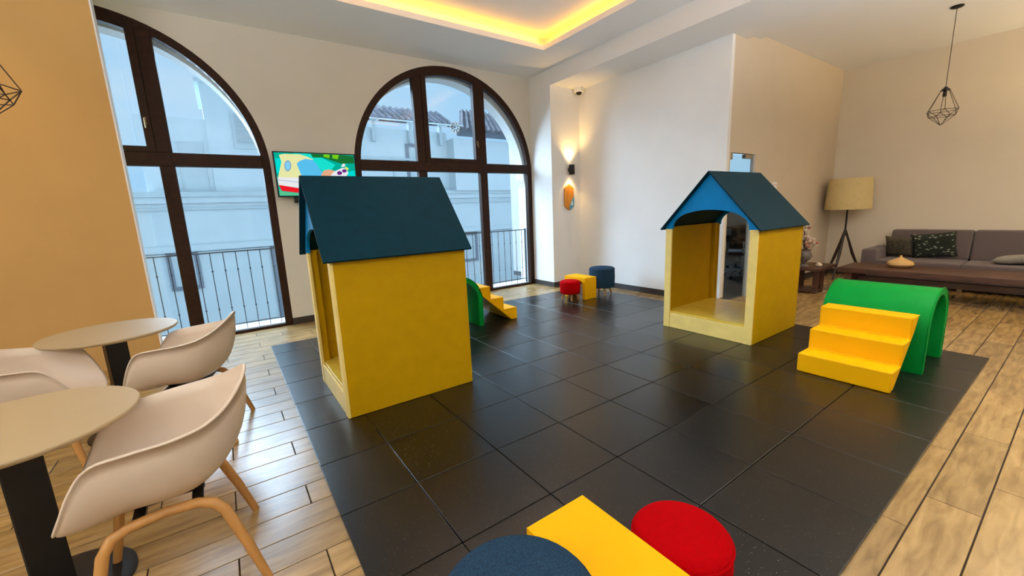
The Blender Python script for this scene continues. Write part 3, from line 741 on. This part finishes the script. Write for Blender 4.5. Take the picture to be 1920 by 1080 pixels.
def office_chair(x, y, rz, label):
    t = thing('office_chair', label, 'chair', (x, y, 0), rz, group='office chairs behind the glass door')
    for k in range(5):
        a = 2 * PI * k / 5
        MB().tube([(0, 0, .14), (.16 * math.cos(a), .16 * math.sin(a), .12), (.30 * math.cos(a), .30 * math.sin(a), .075)], [.022, .018, .012], 8).build('base_arm', chrome_m, t, smooth=True)
        MB().lathe([(.006, -.012), (.028, -.012), (.028, .012), (.006, .012)], 12).build('caster', black_m, t, loc=(.30 * math.cos(a), .30 * math.sin(a), .029), rot=(PI / 2, 0, a))
    MB().tube([(0, 0, .12), (0, 0, .44)], .022, 10).build('gas_lift', chrome_m, t)
    MB().box(-.24, .24, -.24, .24, .44, .51).build('seat', black_m, t, bevel=.025)
    MB().quadbox([(-.25, -.22, .58), (-.22, -.22, .58), (-.22, .22, .58), (-.25, .22, .58), (-.31, -.2, 1.0), (-.28, -.2, 1.0), (-.28, .2, 1.0), (-.31, .2, 1.0)]).build('backrest', black_m, t, bevel=.012)
    MB().tube([(-.1, 0, .46), (-.25, 0, .48), (-.27, 0, .7)], .014, 8).build('back_bar', chrome_m, t)
    for s in (-1, 1): MB().tube([(-.1, s * .24, .47), (-.1, s * .29, .50), (-.08, s * .29, .68), (.12, s * .29, .68)], .012, 8).build('armrest', chrome_m, t)
office_chair(7.75, -1.62, .5, 'black office chair with chrome star base, seen through the playhouse')
office_chair(8.9, -1.1, 2.2, 'second black office chair further back behind the glass door')

# ------------------------------------------------------------------ lounge
so = thing('sofa', 'long grey fabric sofa against the lounge wall', 'sofa', (8.3, -3.22, 0))
# local: x to the wall, y negative along the wall
LEN = 3.1
MB().box(.02, .86, -LEN, 0, .14, .24).build('base_frame', sofa_m, so, bevel=.01)
mat_sofaleg = mat('sofa_leg', (.35, .24, .13), .5)
for y in (-.12, -1.15, -2.1, -LEN + .12):
    for x in (.08, .78): MB().box(x - .025, x + .025, y - .025, y + .025, 0, .14).build('leg', mat_sofaleg, so)
MB().box(.03, .84, -.20, 0, .24, .57).build('armrest', sofa_m, so, bevel=.035, seg=3)
MB().box(.03, .84, -LEN, -LEN + .2, .24, .57).build('armrest', sofa_m, so, bevel=.035, seg=3)
yy = [-.20, -1.13, -2.05, -LEN + .2]
for a, b in zip(yy, yy[1:]):
    MB().box(.0, .70, b + .004, a - .004, .24, .41).build('seat_cushion', sofa_m, so, bevel=.03, seg=3)
    MB().quadbox([(.60, b + .004, .40), (.80, b + .004, .40), (.80, a - .004, .40), (.60, a - .004, .40), (.70, b + .004, .845), (.86, b + .004, .845), (.86, a - .004, .845), (.70, a - .004, .845)]).build('back_cushion', sofa_m, so, bevel=.035, seg=3)
def cushion(x, y, z, w, h, rot, m, label):
    n = 12; v = []; f = []
    for s in (1, -1):
        for i in range(n + 1):
            for j in range(n + 1):
                a = i / n * 2 - 1; b = j / n * 2 - 1
                t = (1 - a ** 4) ** .5 * (1 - b ** 4) ** .5
                px = 1 - .06 * (1 - b * b); py = 1 - .06 * (1 - a * a)
                v.append((a * w / 2 * (1.0 if True else px) * py if False else a * w / 2 * px, b * h / 2 * py, s * .065 * t))
    k = (n + 1) ** 2
    for s in (0, 1):
        for i in range(n):
            for j in range(n):
                q = s * k + i * (n + 1) + j; f.append((q, q + 1, q + n + 2, q + n + 1))
    me = bpy.data.meshes.new('cushion'); me.from_pydata(v, [], f); me.materials.append(m)
    bm = bmesh.new(); bm.from_mesh(me); bmesh.ops.remove_doubles(bm, verts=bm.verts, dist=.0005); bmesh.ops.recalc_face_normals(bm, faces=bm.faces); bm.to_mesh(me); bm.free()
    for p in me.polygons: p.use_smooth = True
    o = bpy.data.objects.new('cushion', me); COL.objects.link(o); o.location = (x, y, z); o.rotation_euler = rot
    return tag(o, label, 'cushion', 'cushions on the sofa')
def leafy():
    m, t, b = nodes('leaf_print')
    tc = t.nodes.new('ShaderNodeTexCoord'); v = t.nodes.new('ShaderNodeTexVoronoi'); v.inputs['Scale'].default_value = 16
    mp = t.nodes.new('ShaderNodeMapping'); mp.inputs['Scale'].default_value = (1, 1.7, 1); mp.inputs['Rotation'].default_value = (0, 0, .6)
    t.links.new(tc.outputs['Object'], mp.inputs[0]); t.links.new(mp.outputs[0], v.inputs[0])
    r = t.nodes.new('ShaderNodeValToRGB'); r.color_ramp.elements[0].color = (.30, .31, .25, 1); r.color_ramp.elements[1].color = (.018, .024, .016, 1)
    r.color_ramp.elements[0].position = .18; r.color_ramp.elements[1].position = .36
    t.links.new(v.outputs[0], r.inputs[0]); t.links.new(r.outputs[0], b.inputs['Base Color']); b.inputs['Roughness'].default_value = .9
    return m
cushion(8.82, -3.97, .62, .50, .40, (PI / 2 - .25, .12, PI / 2 + .1), leafy(), 'dark cushion with pale leaf pattern on the sofa')
cushion(8.82, -3.58, .59, .36, .34, (PI / 2 - .3, 0, PI / 2 - .1), mat('olive_cushion', (.085, .070, .045), .95, noise=.5, nscale=40), 'small olive brown cushion in the corner of the sofa')
cushion(8.66, -4.86, .48, .50, .42, (.10, .15, PI / 2), mat('grey_cushion', (.26, .24, .20), .95, noise=.1, nscale=40), 'pale grey cushion lying flat on the sofa seat at right')

ct = thing('coffee_table', 'long low dark wood coffee table before the sofa', 'table', (7.66, -4.45, 0))
MB().box(-.36, .36, -1.22, 1.22, .315, .385).build('table_top', dark_wood_m, ct, bevel=.006)
MB().box(-.33, .33, 1.05, 1.13, 0, .315).build('leg', dark_wood_m, ct, bevel=.004); MB().box(-.33, .33, -1.13, -1.05, 0, .315).build('leg', dark_wood_m, ct, bevel=.004)
MB().box(-.04, .04, -1.05, 1.05, .16, .24).build('stretcher', dark_wood_m, ct)
gv = thing('gourd_vase', 'tan onion-shaped vase on the long coffee table', 'vase', (7.75, -3.83, .385))
MB().lathe([(.07, 0), (.125, .015), (.148, .045), (.14, .075), (.10, .10), (.055, .125), (.022, .142), (.012, .158), (.014, .172)], 32).build('body', mat('tan_ceramic', (.66, .40, .15), .55, noise=.1, nscale=8), gv, smooth=True)

st = thing('side_table', 'small dark wood side table beside the floor lamp', 'table', (7.20, -2.93, 0))
MB().box(-.36, .36, -.22, .22, .36, .40).build('table_top', dark_wood_m, st, bevel=.005)
for x in (-.18, .02):
    MB().box(x - .035, x + .035, -.16, -.10, 0, .36).build('leg', dark_wood_m, st); MB().box(x - .035, x + .035, .10, .16, 0, .36).build('leg', dark_wood_m, st)
MB().box(-.22, .06, -.15, .15, .02, .06).build('stretcher', dark_wood_m, st)
fv = thing('flower_vase', 'grey urn of pale blossoms on the small side table', 'vase', (6.98, -2.90, .40))
MB().lathe([(.055, 0), (.06, .01), (.03, .04), (.035, .07), (.075, .11), (.10, .16), (.09, .21), (.075, .24), (.088, .26)], 24).build('urn', mat('urn_grey', (.13, .11, .10), .6, noise=.4, nscale=14), fv, smooth=True)
st_ = MB(); fl_ = MB()
for k in range(26):
    a = random.uniform(0, 2 * PI); r = random.uniform(.02, .14); h = random.uniform(.33, .66)
    p = (r * math.cos(a), r * math.sin(a), h)
    st_.tube([(0, 0, .2), (p[0] * .4, p[1] * .4, h * .7), p], .003, 4)
    for q in range(3):
        c = (p[0] + random.uniform(-.03, .03), p[1] + random.uniform(-.03, .03), p[2] + random.uniform(-.03, .03))
        fl_.cur = random.choice((0, 0, 1)); rr = random.uniform(.018, .03)
        fl_.lathe([(.002, -rr), (rr * .8, -rr * .6), (rr, 0), (rr * .7, rr * .6), (.002, rr * .5)], 7, c)
st_.build('stems', mat('twig', (.12, .08, .04), .8), fv)
o = fl_.build('blossoms', [mat('blossom_pale', (.62, .52, .40), .8), mat('blossom_pink', (.42, .18, .14), .8)], fv, smooth=True); o['kind'] = 'stuff'
pb = thing('small_white_ornament', 'small whitish ornament at the foot of the grey urn', 'ornament', (7.12, -3.05, .40))
MB().lathe([(.03, 0), (.045, .02), (.035, .045), (.015, .06)], 16).build('body', mat('ornament_pale', (.6, .5, .38), .7), pb, smooth=True)

fp = thing('floor_lamp', 'tripod floor lamp with wide cream drum shade in the lounge corner', 'floor lamp', (8.82, -2.84, 0))
MB().lathe([(.33, 1.20), (.30, 1.72)], 48, cap=False).build('lamp_shade', shade_m, fp, smooth=True)
MB().tube([(0, 0, .74), (0, 0, 1.55)], .014, 10).build('pole', black_m, fp)
tw = mat('tripod_wood', (.035, .022, .015), .5)
for dx, dy in ((.30, -.22), (-.30, .02), (.05, .24)):
    MB().tube([(0, 0, .86), (dx * .45, dy * .45, .42), (dx, dy, 0)], [.014, .024, .013], 8).build('leg', tw, fp, smooth=True)
MB().lathe([(.02, 1.40), (.035, 1.45), (.02, 1.52)], 12).build('bulb', white_m, fp)

# ------------------------------------------------------------------ pendants
def pendant(x, y, zc, zt, label, R=.15, rz=0, on_=False):
    """zc ceiling height, zt top of the cage"""
    t = thing('wire_pendant', label, 'pendant lamp', (x, y, zc), rz, group='geometric wire pendant lamps')
    d = zt - zc
    MB().lathe([(.06, 0), (.06, -.012), (.045, -.02), (.01, -.022)], 24).build('canopy', black_m, t, smooth=True)
    MB().tube([(0, 0, -.01), (0, 0, d)], .0035, 6).build('cord', wire_m, t)
    MB().lathe([(.006, d + .015), (.05, d - .03), (.048, d - .036), (.01, d - .03)], 6).build('cap', black_m, t)
    MB().lathe([(.017, d - .03), (.02, d - .10), (.016, d - .105)], 12).build('socket', black_m, t, smooth=True)
    n = 6
    lv = [(.045, d - .035, 0), (R, d - .27, 0), (.80 * R, d - .335, .5), (0.004, d - .44, 0)]
    c = MB(); P = []
    for r, z, o in lv: P.append([(r * math.cos(2 * PI * (k + o) / n), r * math.sin(2 * PI * (k + o) / n), z) for k in range(n)])
    for k in range(n):
        e = lambda a, b: c.tube([a, b], .0032, 5)
        e(P[0][k], P[1][k]); e(P[1][k], P[1][(k + 1) % n]); e(P[1][k], P[2][k]); e(P[1][(k + 1) % n], P[2][k]); e(P[2][k], P[2][(k + 1) % n]); e(P[2][k], P[3][k])
    c.build('wire_cage', wire_m, t)
    if on_: MB().lathe([(.012, d - .105), (.03, d - .14), (.028, d - .165), (.004, d - .18)], 14).build('bulb', emis('pendant_bulb', (1, .75, .45), 14), t, smooth=True)
    return t
pendant(7.4, -4.10, HL, 2.69, 'black wire cage pendant lamp hanging in the lounge', rz=.3)
pendant(-1.11, -1.90, HC, 2.45, 'black wire cage pendant at the left edge over the far round table', R=.15, rz=.15)

# ------------------------------------------------------------------ recessed ceiling lights and added fill lamps out of view
def downlight(x, y, z, w, col, label, r=.075, size=2.4):
    t = thing('recessed_ceiling_light', label, 'ceiling light', (x, y, z), group='recessed ceiling lights')
    MB().lathe([(r + .02, 0), (r + .018, -.006), (r, -.008)], 28, cap=False).build('trim_ring', white_m, t, smooth=True)
    MB().lathe([(r, -.006), (.01, -.007)], 24).build('diffuser', emis('diffuser', col, 4), t)
    light('ceiling_lamp', 'SPOT', (x, y, z - .02), w, col, .09, spot=size, blend=.8)
NEU = (.97, .98, 1.0); WRM = (1, .76, .42)
for x, y, w in ((1.9, -1.3, 'front left'), (3.3, -1.15, 'front right'), (1.9, -3.0, 'rear left'), (3.3, -3.0, 'rear right')): downlight(x, y, 3.95, 22, NEU, 'small white recessed light in the ceiling tray, %s of the four' % w)
for x, y, w in ((-1.9, -.9, 'further from us'), (-1.9, -3.2, 'nearer to us')): downlight(x, y, HC, 50, (1, .56, .16), 'added warm fill light, unseen over the round cafe tables, the one %s' % w)  # added out of view to warm the cafe side
for x, y, w in ((7.4, -5.4, 'middle'), (6.9, -7.0, 'rearmost')): downlight(x, y, HL, 100, WRM, 'added warm fill light, unseen in the lounge ceiling, the %s one' % w)  # added out of view to raise the lounge light
downlight(4.35, -5.75, HC, 270, (1, .86, .66), 'added warm white fill light over the open end of the mat, unseen behind the camera')  # added unseen to brighten the far playhouse side and the steps
downlight(8.2, -.6, 3.5, 110, (1, 1, 1), 'white recessed light in the office ceiling')
def globe(x, y, z, zc, w, col, label):  # fill lamp added out of view, shaped as an opal globe
    t = thing('fill_globe', label, 'pendant lamp', (x, y, z), group='added opal fill globes out of view')
    MB().lathe([(.17 * math.sin(PI * i / 16) + .001, -.17 * math.cos(PI * i / 16)) for i in range(17)], 28).build('globe', emis('globe_opal', col, 1.0), t, smooth=True)
    MB().tube([(0, 0, .17), (0, 0, zc - z)], .006, 6).build('cord', wire_m, t)
    light('fill_globe_light', 'POINT', (x, y, z - .25), w, col, .2)
for x, y, z, w, c, n in ((-3.5, -4.2, 2.7, 80, NEU, 'left'),):
    globe(x, y, z, HC if x < 5 else HL, w, c, 'added opal fill globe out of view at left, behind the cafe tables')
def fill_uplighter(x, y, w, col, label):  # uplighters added out of view so the ceiling bounces more light
    t = thing('fill_uplighter_lamp', label, 'floor lamp', (x, y, 0), group='added fill uplighters out of view')
    MB().lathe([(.14, 0), (.14, .015), (.02, .03)], 24).build('base', black_m, t, smooth=True)
    MB().tube([(0, 0, .02), (0, 0, 1.80)], .012, 8).build('pole', black_m, t)
    MB().lathe([(.03, 1.78), (.12, 1.84), (.19, 1.92)], 28, cap=False).build('bowl', black_m, t, smooth=True)
    MB().lathe([(.10, 1.86), (.003, 1.87)], 20).build('bulb', emis('fill_uplighter_glow', col, 2), t)
    light('fill_uplighter_beam', 'SPOT', (x, y, 1.93), w, col, .12, direction=(0, .12, 1), spot=2.75, blend=.4)
for x, y, w, n in ((-3.4, -5.8, 300, 'left'), (-.9, -7.2, 430, 'middle'), (3.9, -6.5, 450, 'right')):
    fill_uplighter(x, y, w, NEU, 'added fill uplighter, unseen behind the camera, the %s one' % n)
fill_uplighter(-3.2, -2.4, 80, (.9, .97, 1), 'added fill uplighter, unseen at left, in front of the tan wall')
fill_uplighter(8.6, -6.6, 210, WRM, 'added fill uplighter, unseen beyond the end of the sofa')
print('OBJECTS', len(bpy.data.objects))
